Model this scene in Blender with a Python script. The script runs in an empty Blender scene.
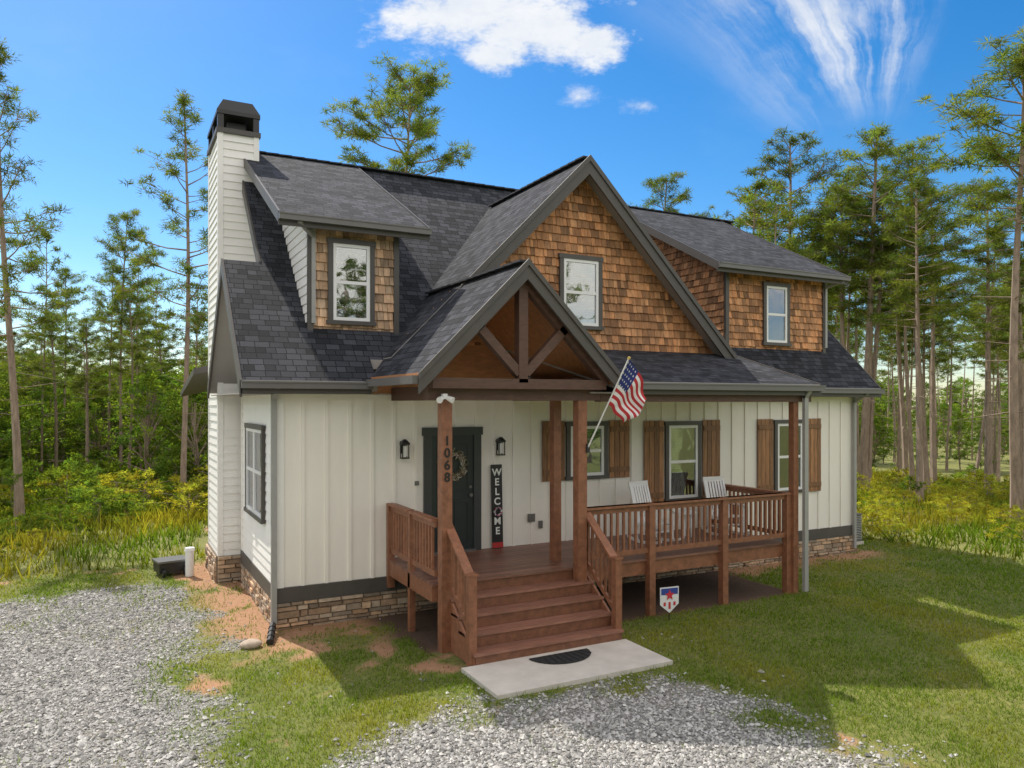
import bpy, bmesh, math, random
import numpy as np
from mathutils import Vector, Matrix
random.seed(7); RNG=np.random.default_rng(7)
scene=bpy.context.scene
COL=scene.collection
CAM=np.array([-2.44,-13.09,3.78])
# ---------------------------------------------------------------- materials
def newmat(name):
    m=bpy.data.materials.new(name); m.use_nodes=True
    nt=m.node_tree; nt.nodes.clear()
    out=nt.nodes.new('ShaderNodeOutputMaterial'); p=nt.nodes.new('ShaderNodeBsdfPrincipled')
    nt.links.new(p.outputs[0],out.inputs[0])
    return m,nt,p,out
def N(nt,t,**k):
    n=nt.nodes.new(t)
    for a,b in k.items(): setattr(n,a,b)
    return n
def mix(nt,mode,fac,a,b):
    n=nt.nodes.new('ShaderNodeMix'); n.data_type='RGBA'; n.blend_type=mode
    for s,v in ((0,fac),(6,a),(7,b)):
        if hasattr(v,'links'): nt.links.new(v,n.inputs[s])
        elif s==0: n.inputs[0].default_value=v
        else: n.inputs[s].default_value=(*v[:3],1)
    return n.outputs[2]
def mth(nt,op,a,b=None,c=None):
    n=nt.nodes.new('ShaderNodeMath'); n.operation=op
    for i,v in enumerate((a,b,c)):
        if v is None: continue
        if hasattr(v,'links'): nt.links.new(v,n.inputs[i])
        else: n.inputs[i].default_value=v
    return n.outputs[0]
def mat(name,col,rough=.6,var=.15,scale=(6,6,6),bump=.0,usecol=True,dirt=0.0,metal=0):
    m,nt,p,out=newmat(name)
    tc=N(nt,'ShaderNodeTexCoord'); mp=N(nt,'ShaderNodeMapping'); mp.inputs['Scale'].default_value=scale
    nt.links.new(tc.outputs['Object'],mp.inputs[0])
    nz=N(nt,'ShaderNodeTexNoise'); nz.inputs['Scale'].default_value=1; nz.inputs['Detail'].default_value=6; nz.inputs['Roughness'].default_value=.65
    nt.links.new(mp.outputs[0],nz.inputs[0])
    mr=N(nt,'ShaderNodeMapRange'); mr.inputs[1].default_value=.25; mr.inputs[2].default_value=.75
    mr.inputs[3].default_value=1-var; mr.inputs[4].default_value=1+var
    nt.links.new(nz.outputs[0],mr.inputs[0])
    c=mix(nt,'MULTIPLY',1.0,col,mr.outputs[0])
    if usecol:
        at=N(nt,'ShaderNodeAttribute',attribute_name='Col'); c=mix(nt,'MULTIPLY',1.0,c,at.outputs['Color'])
    if dirt>0:
        n2=N(nt,'ShaderNodeTexNoise'); n2.inputs['Scale'].default_value=1.3; n2.inputs['Detail'].default_value=5
        nt.links.new(tc.outputs['Object'],n2.inputs[0])
        f=mth(nt,'MULTIPLY',n2.outputs[0],dirt)
        c=mix(nt,'MIX',f,c,(.30,.22,.15))
    nt.links.new(c,p.inputs['Base Color'])
    p.inputs['Roughness'].default_value=rough; p.inputs['Metallic'].default_value=metal
    if bump:
        b=N(nt,'ShaderNodeBump'); b.inputs['Strength'].default_value=.6; b.inputs['Distance'].default_value=bump
        nt.links.new(nz.outputs[0],b.inputs['Height']); nt.links.new(b.outputs[0],p.inputs['Normal'])
    return m
def shingle(name,axis,sn):
    m,nt,p,out=newmat(name)
    tc=N(nt,'ShaderNodeTexCoord'); sp=N(nt,'ShaderNodeSeparateXYZ'); nt.links.new(tc.outputs['Object'],sp.inputs[0])
    v=mth(nt,'DIVIDE',sp.outputs['Z'],sn); u=sp.outputs[axis]
    cb=N(nt,'ShaderNodeCombineXYZ'); nt.links.new(u,cb.inputs[0]); nt.links.new(v,cb.inputs[1])
    br=N(nt,'ShaderNodeTexBrick'); br.offset=.37; br.offset_frequency=2; br.squash=.7; br.squash_frequency=3
    br.inputs['Scale'].default_value=1; br.inputs['Brick Width'].default_value=.24; br.inputs['Row Height'].default_value=.145
    br.inputs['Mortar Size'].default_value=.007; br.inputs['Mortar Smooth'].default_value=.2
    br.inputs['Color1'].default_value=(.017,.019,.024,1); br.inputs['Color2'].default_value=(.062,.066,.080,1); br.inputs['Mortar'].default_value=(.007,.008,.010,1)
    nt.links.new(cb.outputs[0],br.inputs[0])
    nz=N(nt,'ShaderNodeTexNoise'); nz.inputs['Scale'].default_value=90; nz.inputs['Detail'].default_value=3; nt.links.new(tc.outputs['Object'],nz.inputs[0])
    n2=N(nt,'ShaderNodeTexNoise'); n2.inputs['Scale'].default_value=.9; n2.inputs['Detail'].default_value=4; nt.links.new(tc.outputs['Object'],n2.inputs[0])
    a=mth(nt,'MULTIPLY_ADD',nz.outputs[0],1.1,.45); b=mth(nt,'MULTIPLY_ADD',n2.outputs[0],.8,.6)
    c=mix(nt,'MULTIPLY',1,br.outputs[0],a); c=mix(nt,'MULTIPLY',1,c,b)
    nt.links.new(c,p.inputs['Base Color']); p.inputs['Roughness'].default_value=.95; p.inputs['Specular IOR Level'].default_value=.25
    fr=mth(nt,'FRACT',mth(nt,'DIVIDE',v,.145)); h=mth(nt,'SUBTRACT',1,fr)
    sep=N(nt,'ShaderNodeSeparateColor'); nt.links.new(br.outputs[0],sep.inputs[0])
    h=mth(nt,'ADD',h,mth(nt,'MULTIPLY',sep.outputs[0],9)); h=mth(nt,'ADD',h,mth(nt,'MULTIPLY',nz.outputs[0],.2))
    bp=N(nt,'ShaderNodeBump'); bp.inputs['Strength'].default_value=1; bp.inputs['Distance'].default_value=.026
    nt.links.new(h,bp.inputs['Height']); nt.links.new(bp.outputs[0],p.inputs['Normal'])
    return m
M={}
M['cream']=mat('painted_batten_siding',(.885,.85,.785),.55,.05,(2,2,.6),0,dirt=.05)
M['lap']=mat('lap_siding',(.88,.87,.84),.5,.04,(2,2,2),0,dirt=.03)
M['trim']=mat('dark_trim',(.080,.073,.067),.5,.12,(4,4,4),.001)
M['gutter']=mat('gutter_metal',(.14,.135,.13),.35,.08,(3,3,3),0)
M['spout']=mat('downspout_metal',(.33,.33,.32),.4,.08,(3,3,3),0)
M['soffit']=mat('soffit',(.34,.32,.30),.6,.05,(3,3,3),0)
M['cap']=mat('ridge_cap_shingle',(.045,.047,.056),.95,.3,(20,20,20),.003)
M['shake']=mat('cedar_shake',(.47,.225,.10),.75,.45,(16,16,3),.006)
M['shake2']=mat('weathered_cedar_shake',(.56,.37,.23),.75,.4,(16,16,3),.006)
M['wood']=mat('stained_wood',(.25,.105,.056),.5,.38,(9,9,9),.002)
M['beam']=mat('dark_stained_beam',(.10,.052,.036),.6,.35,(6,20,20),.002)
M['deckf']=mat('deck_floor',(.21,.10,.068),.45,.4,(3,25,10),.002)
M['ceil']=mat('porch_ceiling_wood',(.44,.20,.085),.5,.35,(4,14,14),.001)
M['shutter']=mat('shutter_wood',(.31,.155,.07),.6,.5,(25,25,3),.003)
M['white']=mat('white_vinyl',(.82,.82,.82),.35,.03,(3,3,3),0)
M['blind']=mat('window_blind',(.42,.42,.41),.7,.1,(1,1,60),0)
M['room']=mat('dark_interior',(.03,.035,.035),.8,.6,(2,2,2),0)
M['door']=mat('door_paint',(.026,.036,.038),.35,.1,(3,3,3),0)
M['black']=mat('black_metal',(.02,.02,.022),.4,.1,(3,3,3),0)
M['stone']=mat('stacked_stone',(.44,.32,.22),.9,.35,(12,12,12),.01)
M['mortar']=mat('mortar',(.16,.13,.10),.95,.3,(9,9,9),.01)
M['conc']=mat('concrete',(.62,.585,.53),.85,.16,(3,3,3),.003,dirt=.25)
M['paint']=mat('coloured_paint',(1,1,1),.6,.06,(8,8,8),0)
M['cloth']=mat('flag_cloth',(1,1,1),.85,.06,(20,20,20),0)
M['rubber']=mat('rubber_mat',(.02,.02,.02),.9,.4,(60,60,60),.004)
M['sx']=shingle('roof_shingles','X',.707); M['sy']=shingle('roof_shingles_gable','Y',.707)
M['sd']=shingle('roof_shingles_dormer','X',.4615); M['sp']=shingle('roof_shingles_porch','X',.287)
def glassmat():
    m,nt,p,out=newmat('window_glass'); nt.nodes.remove(p)
    t=N(nt,'ShaderNodeBsdfTransparent'); t.inputs[0].default_value=(.75,.82,.8,1)
    g=N(nt,'ShaderNodeBsdfGlossy'); g.inputs['Roughness'].default_value=.015; g.inputs[0].default_value=(.95,.97,1,1)
    l=N(nt,'ShaderNodeLayerWeight'); l.inputs[0].default_value=.35
    f=mth(nt,'MULTIPLY_ADD',l.outputs['Fresnel'],.8,.20)
    nz=N(nt,'ShaderNodeTexNoise'); nz.inputs['Scale'].default_value=1.4; tc=N(nt,'ShaderNodeTexCoord'); nt.links.new(tc.outputs['Object'],nz.inputs[0])
    b=N(nt,'ShaderNodeBump'); b.inputs['Strength'].default_value=.2; b.inputs['Distance'].default_value=.02
    nt.links.new(nz.outputs[0],b.inputs['Height']); nt.links.new(b.outputs[0],g.inputs['Normal'])
    mx=N(nt,'ShaderNodeMixShader'); nt.links.new(f,mx.inputs[0]); nt.links.new(t.outputs[0],mx.inputs[1]); nt.links.new(g.outputs[0],mx.inputs[2])
    nt.links.new(mx.outputs[0],out.inputs[0]); return m
M['glass']=glassmat()
def leafmat(name,col,tr=.35,rough=.6):
    m,nt,p,out=newmat(name); nt.nodes.remove(p)
    at=N(nt,'ShaderNodeAttribute',attribute_name='Col')
    oi=N(nt,'ShaderNodeObjectInfo')
    v=mth(nt,'MULTIPLY_ADD',oi.outputs['Random'],.6,.72)
    c=mix(nt,'MULTIPLY',1,col,at.outputs['Color']); c=mix(nt,'MULTIPLY',1,c,v)
    df=N(nt,'ShaderNodeBsdfDiffuse'); nt.links.new(c,df.inputs[0])
    tl=N(nt,'ShaderNodeBsdfTranslucent'); c2=mix(nt,'MULTIPLY',1,c,(1.6,1.6,.7)); nt.links.new(c2,tl.inputs[0])
    mx=N(nt,'ShaderNodeMixShader'); mx.inputs[0].default_value=tr
    nt.links.new(df.outputs[0],mx.inputs[1]); nt.links.new(tl.outputs[0],mx.inputs[2]); nt.links.new(mx.outputs[0],out.inputs[0])
    return m
M['needle']=leafmat('pine_needles',(.135,.175,.055),.42)
M['leaf']=leafmat('broad_leaves',(.13,.195,.045),.47)
M['grass']=leafmat('grass_blades',(.175,.225,.034),.42)
M['weed']=leafmat('tall_weeds',(.27,.28,.055),.47)
M['bark']=mat('pine_bark',(.30,.225,.175),.95,.45,(14,14,2.5),.02)
M['gravelstone']=mat('gravel_stone',(.41,.405,.395),.9,.25,(20,20,20),0)

# ---------------------------------------------------------------- mesh builder
class MB:
    def __init__(s,mats): s.v=[];s.f=[];s.m=[];s.c=[];s.mats=mats
    def idx(s,k):
        if k not in s.mats: s.mats.append(k)
        return s.mats.index(k)
    def hexa(s,c8,m,col=(1,1,1)):
        b=len(s.v); s.v+= [tuple(p) for p in c8]
        for q in ((0,1,2,3),(7,6,5,4),(0,4,5,1),(1,5,6,2),(2,6,7,3),(3,7,4,0)):
            s.f.append(tuple(b+i for i in q)); s.m.append(s.idx(m)); s.c.append(col)
    def box(s,x0,x1,y0,y1,z0,z1,m,col=(1,1,1)):
        s.hexa([(x0,y0,z0),(x1,y0,z0),(x1,y1,z0),(x0,y1,z0),(x0,y0,z1),(x1,y0,z1),(x1,y1,z1),(x0,y1,z1)],m,col)
    def fbox(s,F,a0,a1,n0,n1,z0,z1,m,col=(1,1,1)):
        s.hexa([F(a0,n0,z0),F(a1,n0,z0),F(a1,n1,z0),F(a0,n1,z0),F(a0,n0,z1),F(a1,n0,z1),F(a1,n1,z1),F(a0,n1,z1)],m,col)
    def prism(s,pts,off,m,mside=None,col=(1,1,1)):
        b=len(s.v); n=len(pts); off=Vector(off)
        s.v+=[tuple(p) for p in pts]; s.v+=[tuple(Vector(p)+off) for p in pts]
        s.f.append(tuple(range(b,b+n))); s.m.append(s.idx(m)); s.c.append(col)
        s.f.append(tuple(range(b+2*n-1,b+n-1,-1))); s.m.append(s.idx(mside or m)); s.c.append(col)
        for i in range(n):
            j=(i+1)%n; s.f.append((b+i,b+n+i,b+n+j,b+j)); s.m.append(s.idx(mside or m)); s.c.append(col)
    def beam(s,p0,p1,w,h,m,col=(1,1,1),vert=False):
        p0=Vector(p0);p1=Vector(p1); d=(p1-p0).normalized()
        up=Vector((0,0,1)) if abs(d.z)<.99 else Vector((0,1,0))
        r=d.cross(up).normalized()*w/2; u=(Vector((0,0,1))*h/2 if (vert and abs(d.z)<.99) else r.cross(d).normalized()*h/2)
        s.hexa([p0-r-u,p0+r-u,p0+r+u,p0-r+u,p1-r-u,p1+r-u,p1+r+u,p1-r+u],m,col)
    def tube(s,p0,p1,r0,r1,m,n=8,col=(1,1,1)):
        p0=Vector(p0);p1=Vector(p1); d=(p1-p0).normalized()
        a=Vector((1,0,0)) if abs(d.x)<.9 else Vector((0,1,0)); r=d.cross(a).normalized(); u=r.cross(d)
        b=len(s.v)
        for p,rr in ((p0,r0),(p1,r1)):
            for i in range(n):
                t=2*math.pi*i/n; s.v.append(tuple(p+r*math.cos(t)*rr+u*math.sin(t)*rr))
        for i in range(n):
            j=(i+1)%n; s.f.append((b+i,b+j,b+n+j,b+n+i)); s.m.append(s.idx(m)); s.c.append(col)
        s.f.append(tuple(range(b+n-1,b-1,-1))); s.m.append(s.idx(m)); s.c.append(col)
        s.f.append(tuple(range(b+n,b+2*n))); s.m.append(s.idx(m)); s.c.append(col)
    def build(s,name,parent=None,loc=(0,0,0),rot=0,recalc=True):
        me=bpy.data.meshes.new(name); me.from_pydata(s.v,[],s.f)
        for k in s.mats: me.materials.append(M[k])
        me.polygons.foreach_set('material_index',s.m)
        ca=me.color_attributes.new('Col','FLOAT_COLOR','CORNER')
        arr=np.ones((len(me.loops),4),np.float32); cnt=np.array([len(f) for f in s.f])
        arr[:,:3]=np.repeat(np.array(s.c,np.float32),cnt,axis=0); ca.data.foreach_set('color',arr.ravel())
        if recalc:
            bm=bmesh.new(); bm.from_mesh(me); bmesh.ops.recalc_face_normals(bm,faces=bm.faces); bm.to_mesh(me); bm.free()
        me.update()
        o=bpy.data.objects.new(name,me); COL.objects.link(o); o.location=loc; o.rotation_euler=(0,0,rot)
        if parent: o.parent=parent
        return o
def empty(name,loc=(0,0,0)):
    o=bpy.data.objects.new(name,None); o.location=loc; o.empty_display_size=.2; COL.objects.link(o); return o
def frame(O,A,Nn):
    O=Vector(O);A=Vector(A);Nn=Vector(Nn)
    return lambda a,n,z:O+A*a+Nn*n+Vector((0,0,z))
FRONT=frame((0,0,0),(1,0,0),(0,-1,0))
def FY(y): return frame((0,y,0),(1,0,0),(0,-1,0))
def FL(x): return frame((x,0,0),(0,1,0),(-1,0,0))
def FR(x): return frame((x,0,0),(0,1,0),(1,0,0))
house=empty('craftsman_house')

# ------- surface makers
def lap(mb,F,z0,z1,iv,m='lap',step=.17):
    z=z0
    while z<z1:
        zt=min(z+step,z1); a,b=iv((z+zt)/2)
        if b-a>.05:
            c=.97+random.random()*.06
            mb.hexa([F(a,0,z),F(b,0,z),F(b,.028,z),F(a,.028,z),F(a,0,zt),F(b,0,zt),F(b,.006,zt),F(a,.006,zt)],m,(c,c,c))
        z+=step
def shakes(mb,F,z0,z1,iv,m='shake',row=.165):
    z=z0
    while z<z1:
        a0,b0=iv(z+row*.5); a=a0-random.random()*.1
        while a<b0:
            w=random.choice((.08,.10,.13,.16,.2)); x0=max(a,a0); x1=min(a+w,b0)
            if x1-x0>.03:
                v=random.choice((.5,.68,.82,.95,1.05,1.2,1.35))*random.uniform(.9,1.1); t=random.uniform(-.08,.05)
                col=(v*(1+t),v,v*(1-t)); zb=z-random.random()*.016; n0=.036+random.random()*.012
                mb.hexa([F(x0+.004,0,zb),F(x1-.004,0,zb),F(x1-.004,n0,zb),F(x0+.004,n0,zb),F(x0+.004,0,z+row),F(x1-.004,0,z+row),F(x1-.004,.008,z+row),F(x0+.004,.008,z+row)],m,col)
            a+=w
        z+=row
def stones(mb,F,a0,a1,z0,z1):
    mb.fbox(F,a0,a1,-.02,.015,z0,z1,'mortar')
    z=z0
    while z<z1-.02:
        h=min(random.uniform(.05,.12),z1-z); a=a0
        while a<a1-.02:
            w=min(random.uniform(.12,.42),a1-a); v=random.uniform(.5,1.35); t=random.uniform(-.1,.12)
            n=random.uniform(.035,.075); j=.012
            mb.hexa([F(a+.006,.01,z+.005),F(a+w-.006,.01,z+.005),F(a+w-.006-j,n,z+.005+j*.5),F(a+.006+j,n,z+.005+j*.5),
                     F(a+.006,.01,z+h-.005),F(a+w-.006,.01,z+h-.005),F(a+w-.006-j,n,z+h-.005-j*.5),F(a+.006+j,n,z+h-.005-j*.5)],'stone',(v*(1+t),v,v*(1-t)))
            a+=w
        z+=h
def window(F,a0,a1,z0,z1,name,blind=.5,trim=.09,cols=1):
    mb=MB(['trim'])
    t=trim
    mb.fbox(F,a0-.02,a1+.02,0,.065,z1-t,z1,'trim'); mb.fbox(F,a0-.03,a1+.03,0,.075,z0,z0+t*.8,'trim')
    mb.fbox(F,a0,a0+t,0,.055,z0+t*.8,z1-t,'trim'); mb.fbox(F,a1-t,a1,0,.055,z0+t*.8,z1-t,'trim')
    A0,A1,Z0,Z1=a0+t,a1-t,z0+t*.8,z1-t
    W=(A1-A0)/cols
    for k in range(cols):
        x0=A0+k*W; x1=x0+W; f=.06
        mb.fbox(F,x0,x1,0,.046,Z1-f,Z1,'white'); mb.fbox(F,x0,x1,0,.046,Z0,Z0+f,'white')
        mb.fbox(F,x0,x0+f,0,.044,Z0+f,Z1-f,'white'); mb.fbox(F,x1-f,x1,0,.044,Z0+f,Z1-f,'white')
        zm=(Z0+Z1)/2
        mb.fbox(F,x0+f,x1-f,.004,.036,zm-.03,zm+.03,'white')
        mb.fbox(F,x0+f,x1-f,0,.002,Z0+f,Z1-f,'room')
        if blind>0:
            zb=Z1-f-(Z1-Z0-2*f)*blind; z=Z1-f
            while z>zb:
                mb.fbox(F,x0+f,x1-f,.0025,.007,z-.034,z-.004,'blind'); z-=.036
        g=.018
        mb.fbox(F,x0+f,x1-f,g,g+.003,zm+.03,Z1-f,'glass'); mb.fbox(F,x0+f,x1-f,g-.006,g-.003,Z0+f,zm-.03,'glass')
    return mb.build(name,house)

# ================================================================ HOUSE
L=14.3
w=MB(['cream'])
w.box(0,L,0,.15,.68,4.3,'cream')
blocks=[(2.6,3.75,1.0,3.31),(5.09,7.21,2.2,3.42),(7.6,9.72,1.6,3.4),(10.92,13.0,1.6,3.4)]
x=.42
while x<L-.15:
    segs=[(.68,3.93)]
    for a,b,c,d in blocks:
        if a-.03<x<b+.03: segs=[(.68,c-.01),(d+.01,3.93)]
    for s0,s1 in segs: w.box(x-.027,x+.027,-.028,0,s0,s1,'cream')
    x+=.405
w.box(0,.1,-.036,-.001,.68,3.93,'lap'); w.box(L-.1,L,-.036,-.001,.68,3.93,'lap')
w.box(.1,L-.1,-.033,-.001,3.82,3.93,'cream')
w.box(-.03,L+.03,-.045,.12,.43,.68,'trim')
w.build('front_wall',house)
s=MB(['lap'])
D=3.8; pk=1.9
s.prism([(0,.15,.68),(0,D,.68),(0,D,4.37),(0,pk,6.25),(0,.15,4.5)],(.12,0,0),'lap')
lap(s,FL(0),.68,6.2,lambda z:(max(.1,z-4.35),min(D-.1,8.15-z)))
s.box(-.036,-.001,-.036,.1,.68,4.1,'lap'); s.box(-.036,-.001,D-.1,D,.68,4.2,'lap')
s.box(0,.5,D-.12,D+.001,.68,4.3,'lap')
s.box(-.045,.0,.12,D+.02,.43,.68,'trim')
s.prism([(.35,.15,.5),(.35,9.8,.5),(.35,9.8,4.2),(.35,4.9,9.2),(.35,.15,4.4)],(.1,0,0),'lap')
lap(s,FL(.35),.68,9.1,lambda z:(max(.15,z-4.45),min(9.7,14.25-z)))
s.prism([(L-.1,.15,.5),(L-.1,9.8,.5),(L-.1,9.8,4.2),(L-.1,4.9,9.2),(L-.1,.15,4.4)],(.1,0,0),'lap')
lap(s,FR(L),.68,9.1,lambda z:(max(.15,z-4.45),min(9.7,14.25-z)))
s.box(.45,L-.1,9.65,9.8,.4,4.2,'lap')
s.box(L,L+.045,.12,9.8,.43,.68,'trim')
s.build('side_walls',house)
st=MB(['mortar'])
stones(st,FRONT,-.03,L+.03,-.15,.43); stones(st,FL(0),-.02,D,-.15,.43); stones(st,FL(.35),5.9,9.8,-.15,.5); stones(st,FR(L),0,9.8,-.15,.43)
st.build('stone_foundation',house)
c=MB(['lap'])
cx0,cx1,cy0,cy1=-.45,.33,4.0,5.75
c.box(cx0,cx1,cy0,cy1,.3,9.55,'lap')
lap(c,FY(cy0),.5,9.45,lambda z:(cx0+.08,cx1-.08)); lap(c,FL(cx0),.5,9.45,lambda z:(cy0+.08,cy1-.08)); lap(c,FR(cx1),5,9.45,lambda z:(cy0+.08,cy1-.08))
for (xa,xb) in ((cx0-.03,cx0+.08),(cx1-.08,cx1+.03)):
    c.box(xa,xb,cy0-.032,cy0-.001,.5,9.5,'lap')
c.box(cx0-.032,cx0-.001,cy0,cy0+.08,.5,9.5,'lap'); c.box(cx0-.032,cx0-.001,cy1-.08,cy1+.03,.5,9.5,'lap')
c.box(cx0-.04,cx1+.04,cy0-.05,cy1+.05,-.1,.5,'stone')
stones(c,FY(cy0-.05),cx0-.04,cx1+.04,-.15,.55); stones(c,FL(cx0-.04),cy0,cy1,-.15,.55)
c.box(cx0-.06,cx1+.06,cy0-.06,cy1+.06,9.5,9.6,'trim')
for xx in (cx0-.03,cx1-.09):
    for yy in (cy0-.03,cy0+.78,cy1-.09): c.box(xx,xx+.12,yy,yy+.12,9.6,9.93,'black')
c.box(cx0+.2,cx1-.2,cy0+.3,cy1-.3,9.6,9.85,'black')
a=(cx0-.05,cx1+.05,cy0-.05,cy1+.05)
c.box(*a,9.9,9.98,'black')
i=.14
c.hexa([(a[0],a[2],9.98),(a[1],a[2],9.98),(a[1],a[3],9.98),(a[0],a[3],9.98),(a[0]+i,a[2]+i,10.25),(a[1]-i,a[2]+i,10.25),(a[1]-i,a[3]-i,10.25),(a[0]+i,a[3]-i,10.25)],'black')
c.build('chimney',house)

# ---------------- roofs
r=MB(['sx'])
T=(0,0,-.17)
r.prism([(-.62,-.4,4.15),(1.6,-.4,4.15),(1.6,0,4.55),(10.05,0,4.55),(10.05,-.4,4.15),(14.75,-.4,4.15),(14.75,4.9,9.45),(.05,4.9,9.45),(.05,pk,6.45),(-.62,pk,6.45)],T,'sx','soffit')
r.prism([(.05,4.9,9.45),(14.75,4.9,9.45),(14.75,10.2,4.15),(.05,10.2,4.15)],T,'sx','soffit')
r.prism([(-.62,pk,6.45),(.6,pk,6.45),(.6,4.2,4.15),(-.62,4.2,4.15)],T,'sx','soffit')
r.prism([(-.75,6.3,4.6),(.5,6.3,4.9),(.5,10.2,4.4),(-.75,10.2,4.1)],(0,0,-.15),'sx','trim')
zd=lambda y:9.48-.52*(4.9-y)
for xa,xb in ((.08,2.77),(9.9,14.24)):
    r.prism([(xa,.2,zd(.2)),(xb,.2,zd(.2)),(xb,4.93,zd(4.93)),(xa,4.93,zd(4.93))],(0,0,-.14),'sd','soffit')
gx,gz=5.95,8.68
r.prism([(gx,-.4,gz),(gx,gz-4.55+.02,gz),(1.85,.05,4.58),(1.85,-.4,4.58)],T,'sy','soffit')
r.prism([(gx,-.4,gz),(gx,gz-4.55+.02,gz),(9.8,.3,4.83),(9.8,-.4,4.83)],T,'sy','soffit')
px,pz=3.28,5.995
r.prism([(px,-2.7,pz),(px,1.42,pz),(1.51,-.33,pz-1.77),(1.51,-2.7,pz-1.77)],(0,0,-.13),'sy','ceil')
r.prism([(px,-2.7,pz),(px,1.42,pz),(5.05,0,pz-1.77),(5.05,-2.7,pz-1.77)],(0,0,-.13),'sy','ceil')
r.prism([(5.08,-2.5,4.15),(10.08,-2.5,4.15),(10.08,.5,5.05),(4.18,.5,5.05)],(0,0,-.12),'sp','soffit')
x=.05
while x<14.6:
    r.beam((x,4.9,9.462),(x+.3,4.9,9.472),.26,.03,'cap'); x+=.29
y=-.38
while y<3.8:
    r.beam((gx,y,gz+.005),(gx,y+.3,gz+.015),.22,.03,'cap'); y+=.29
y=-2.68
while y<1.1:
    r.beam((px,y,pz+.005),(px,y+.3,pz+.015),.22,.03,'cap'); y+=.29
r.build('roof',house)
t=MB(['trim'])
def rake(p0,p1,d,th,m='trim'):
    p0=Vector(p0);p1=Vector(p1); dn=Vector((0,0,-d))
    t.prism([p0,p1,p1+dn,p0+dn],th,m)
e=.015
for sgn,xe in ((-1,3.15),(1,9.83)):
    z_e=gz-abs(xe-gx)
    rake((gx,-.4,gz+e),(xe,-.4,z_e+e),.36,(0,-.045,0)); rake((gx,-.445,gz+.03),(xe,-.445,z_e+.03),.12,(0,-.03,0))
for xe in (1.48,5.08):
    z_e=pz-abs(xe-px)
    rake((px,-2.7,pz+e),(xe,-2.7,z_e+e),.30,(0,-.045,0)); rake((px,-2.745,pz+.03),(xe,-2.745,z_e+.03),.10,(0,-.03,0))
rake((-.62,-.42,4.13+e),(-.62,pk,6.45+e),.27,(-.04,0,0)); rake((-.62,4.22,4.13+e),(-.62,pk,6.45+e),.27,(-.04,0,0))
rake((.05,pk,6.45+e),(.05,4.9,9.45+e),.27,(-.04,0,0)); rake((.05,10.2,4.15+e),(.05,4.9,9.45+e),.27,(-.04,0,0))
rake((14.75,-.4,4.15+e),(14.75,4.9,9.45+e),.27,(.04,0,0)); rake((14.75,10.2,4.15+e),(14.75,4.9,9.45+e),.27,(.04,0,0))
for xx,dx in ((.08,-.035),(2.77,.035),(9.9,-.035),(14.24,.035)):
    rake((xx,.17,zd(.2)+e),(xx,4.9,zd(4.9)+e),.2,(dx,0,0))
rake((10.08,-2.5,4.15+e),(10.08,.4,5.02+e),.2,(.035,0,0))
t.prism([(9.95,-2.35,3.95),(9.95,0,3.95),(9.95,0,4.75),(9.95,-2.35,4.05)],(.03,0,0),'trim')
def gutx(x0,x1,y,z,m='gutter'):
    t.box(x0,x1,y-.02,y+.01,z-.22,z-.03,'trim'); t.box(x0,x1,y-.12,y-.022,z-.135,z-.03,m); t.box(x0,x1,y-.135,y-.1,z-.045,z-.02,m)
gutx(-.64,1.5,-.4,4.15); gutx(5.08,10.1,-2.5,4.15); gutx(10.13,14.78,-.4,4.15)
gutx(.05,2.8,.2,zd(.2),); gutx(9.87,14.27,.2,zd(.2))
t.box(1.39,1.5,-2.7,-.42,4.06,4.18,'gutter')
t.box(-.62,1.5,-.38,0,3.93,3.955,'soffit'); t.box(10.1,14.7,-.38,0,3.93,3.955,'soffit')
t.box(-.6,-.03,-.38,4.1,3.93,3.95,'soffit')
t.box(4.62,10.0,-2.48,-.03,3.94,3.965,'soffit')
def spout(x,y,z0,z1,w=.08,m='spout'): t.box(x-w/2,x+w/2,y-.07,y,z0,z1,m)
spout(-.07,-.04,.12,3.95,.09); t.beam((-.07,-.42,4.05),(-.07,-.08,3.85),.08,.07,'spout')
spout(14.2,-.04,.1,3.95,.08); t.beam((14.2,-.46,4.03),(14.2,-.08,3.8),.08,.07,'spout')
spout(9.72,-2.42,.05,3.92,.1); t.beam((9.72,-2.57,4.05),(9.72,-2.45,3.88),.1,.07,'spout')
spout(.72,.56,5.2,6.9,.07); spout(13.86,.56,5.2,6.9,.07)
t.beam((.4,.15,6.9),(.72,.52,6.75),.07,.07,'spout'); t.beam((14.1,.15,6.9),(13.86,.52,6.75),.07,.07,'spout')
t.build('trim_and_gutters',house)
d=MB(['shake'])
def dormer(x0,x1,m,cheek):
    y=.58; zt=zd(y)-.14
    d.box(x0,x1,y,y+.1,4.9,zt,m,(.4,.4,.4))
    shakes(d,FY(y),5.0,zt-.02,lambda z:(x0+.07,x1-.07),m)
    for xa in (x0-.02,x1-.08): d.box(xa,xa+.1,y-.06,y-.002,5.0,zt,'trim')
    for xx,Fm in ((x0,FL(x0)),(x1,FR(x1))):
        off=(.08,0,0) if xx==x0 else (-.08,0,0)
        d.prism([(xx,y+.101,5.0),(xx,y+.101,zt),(xx,4.85,9.25)],off,m,col=(.4,.4,.4))
        def iv(z):
            hi=min(4.8,z-4.5)
            lo=max(y+.02,(z+.14-9.48)/.52+4.9)
            return (lo,hi)
        if cheek=='lap': lap(d,Fm,5.05,9.2,iv)
        else: shakes(d,Fm,5.05,9.2,iv,m)
dormer(.64,2.3,'shake2','lap')
dormer(10.47,13.85,'shake','shake')
d.prism([(2.0,0,4.6),(9.75,0,4.75),(gx,0,8.5)],(0,.1,0),'shake',col=(.35,.35,.35))
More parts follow.
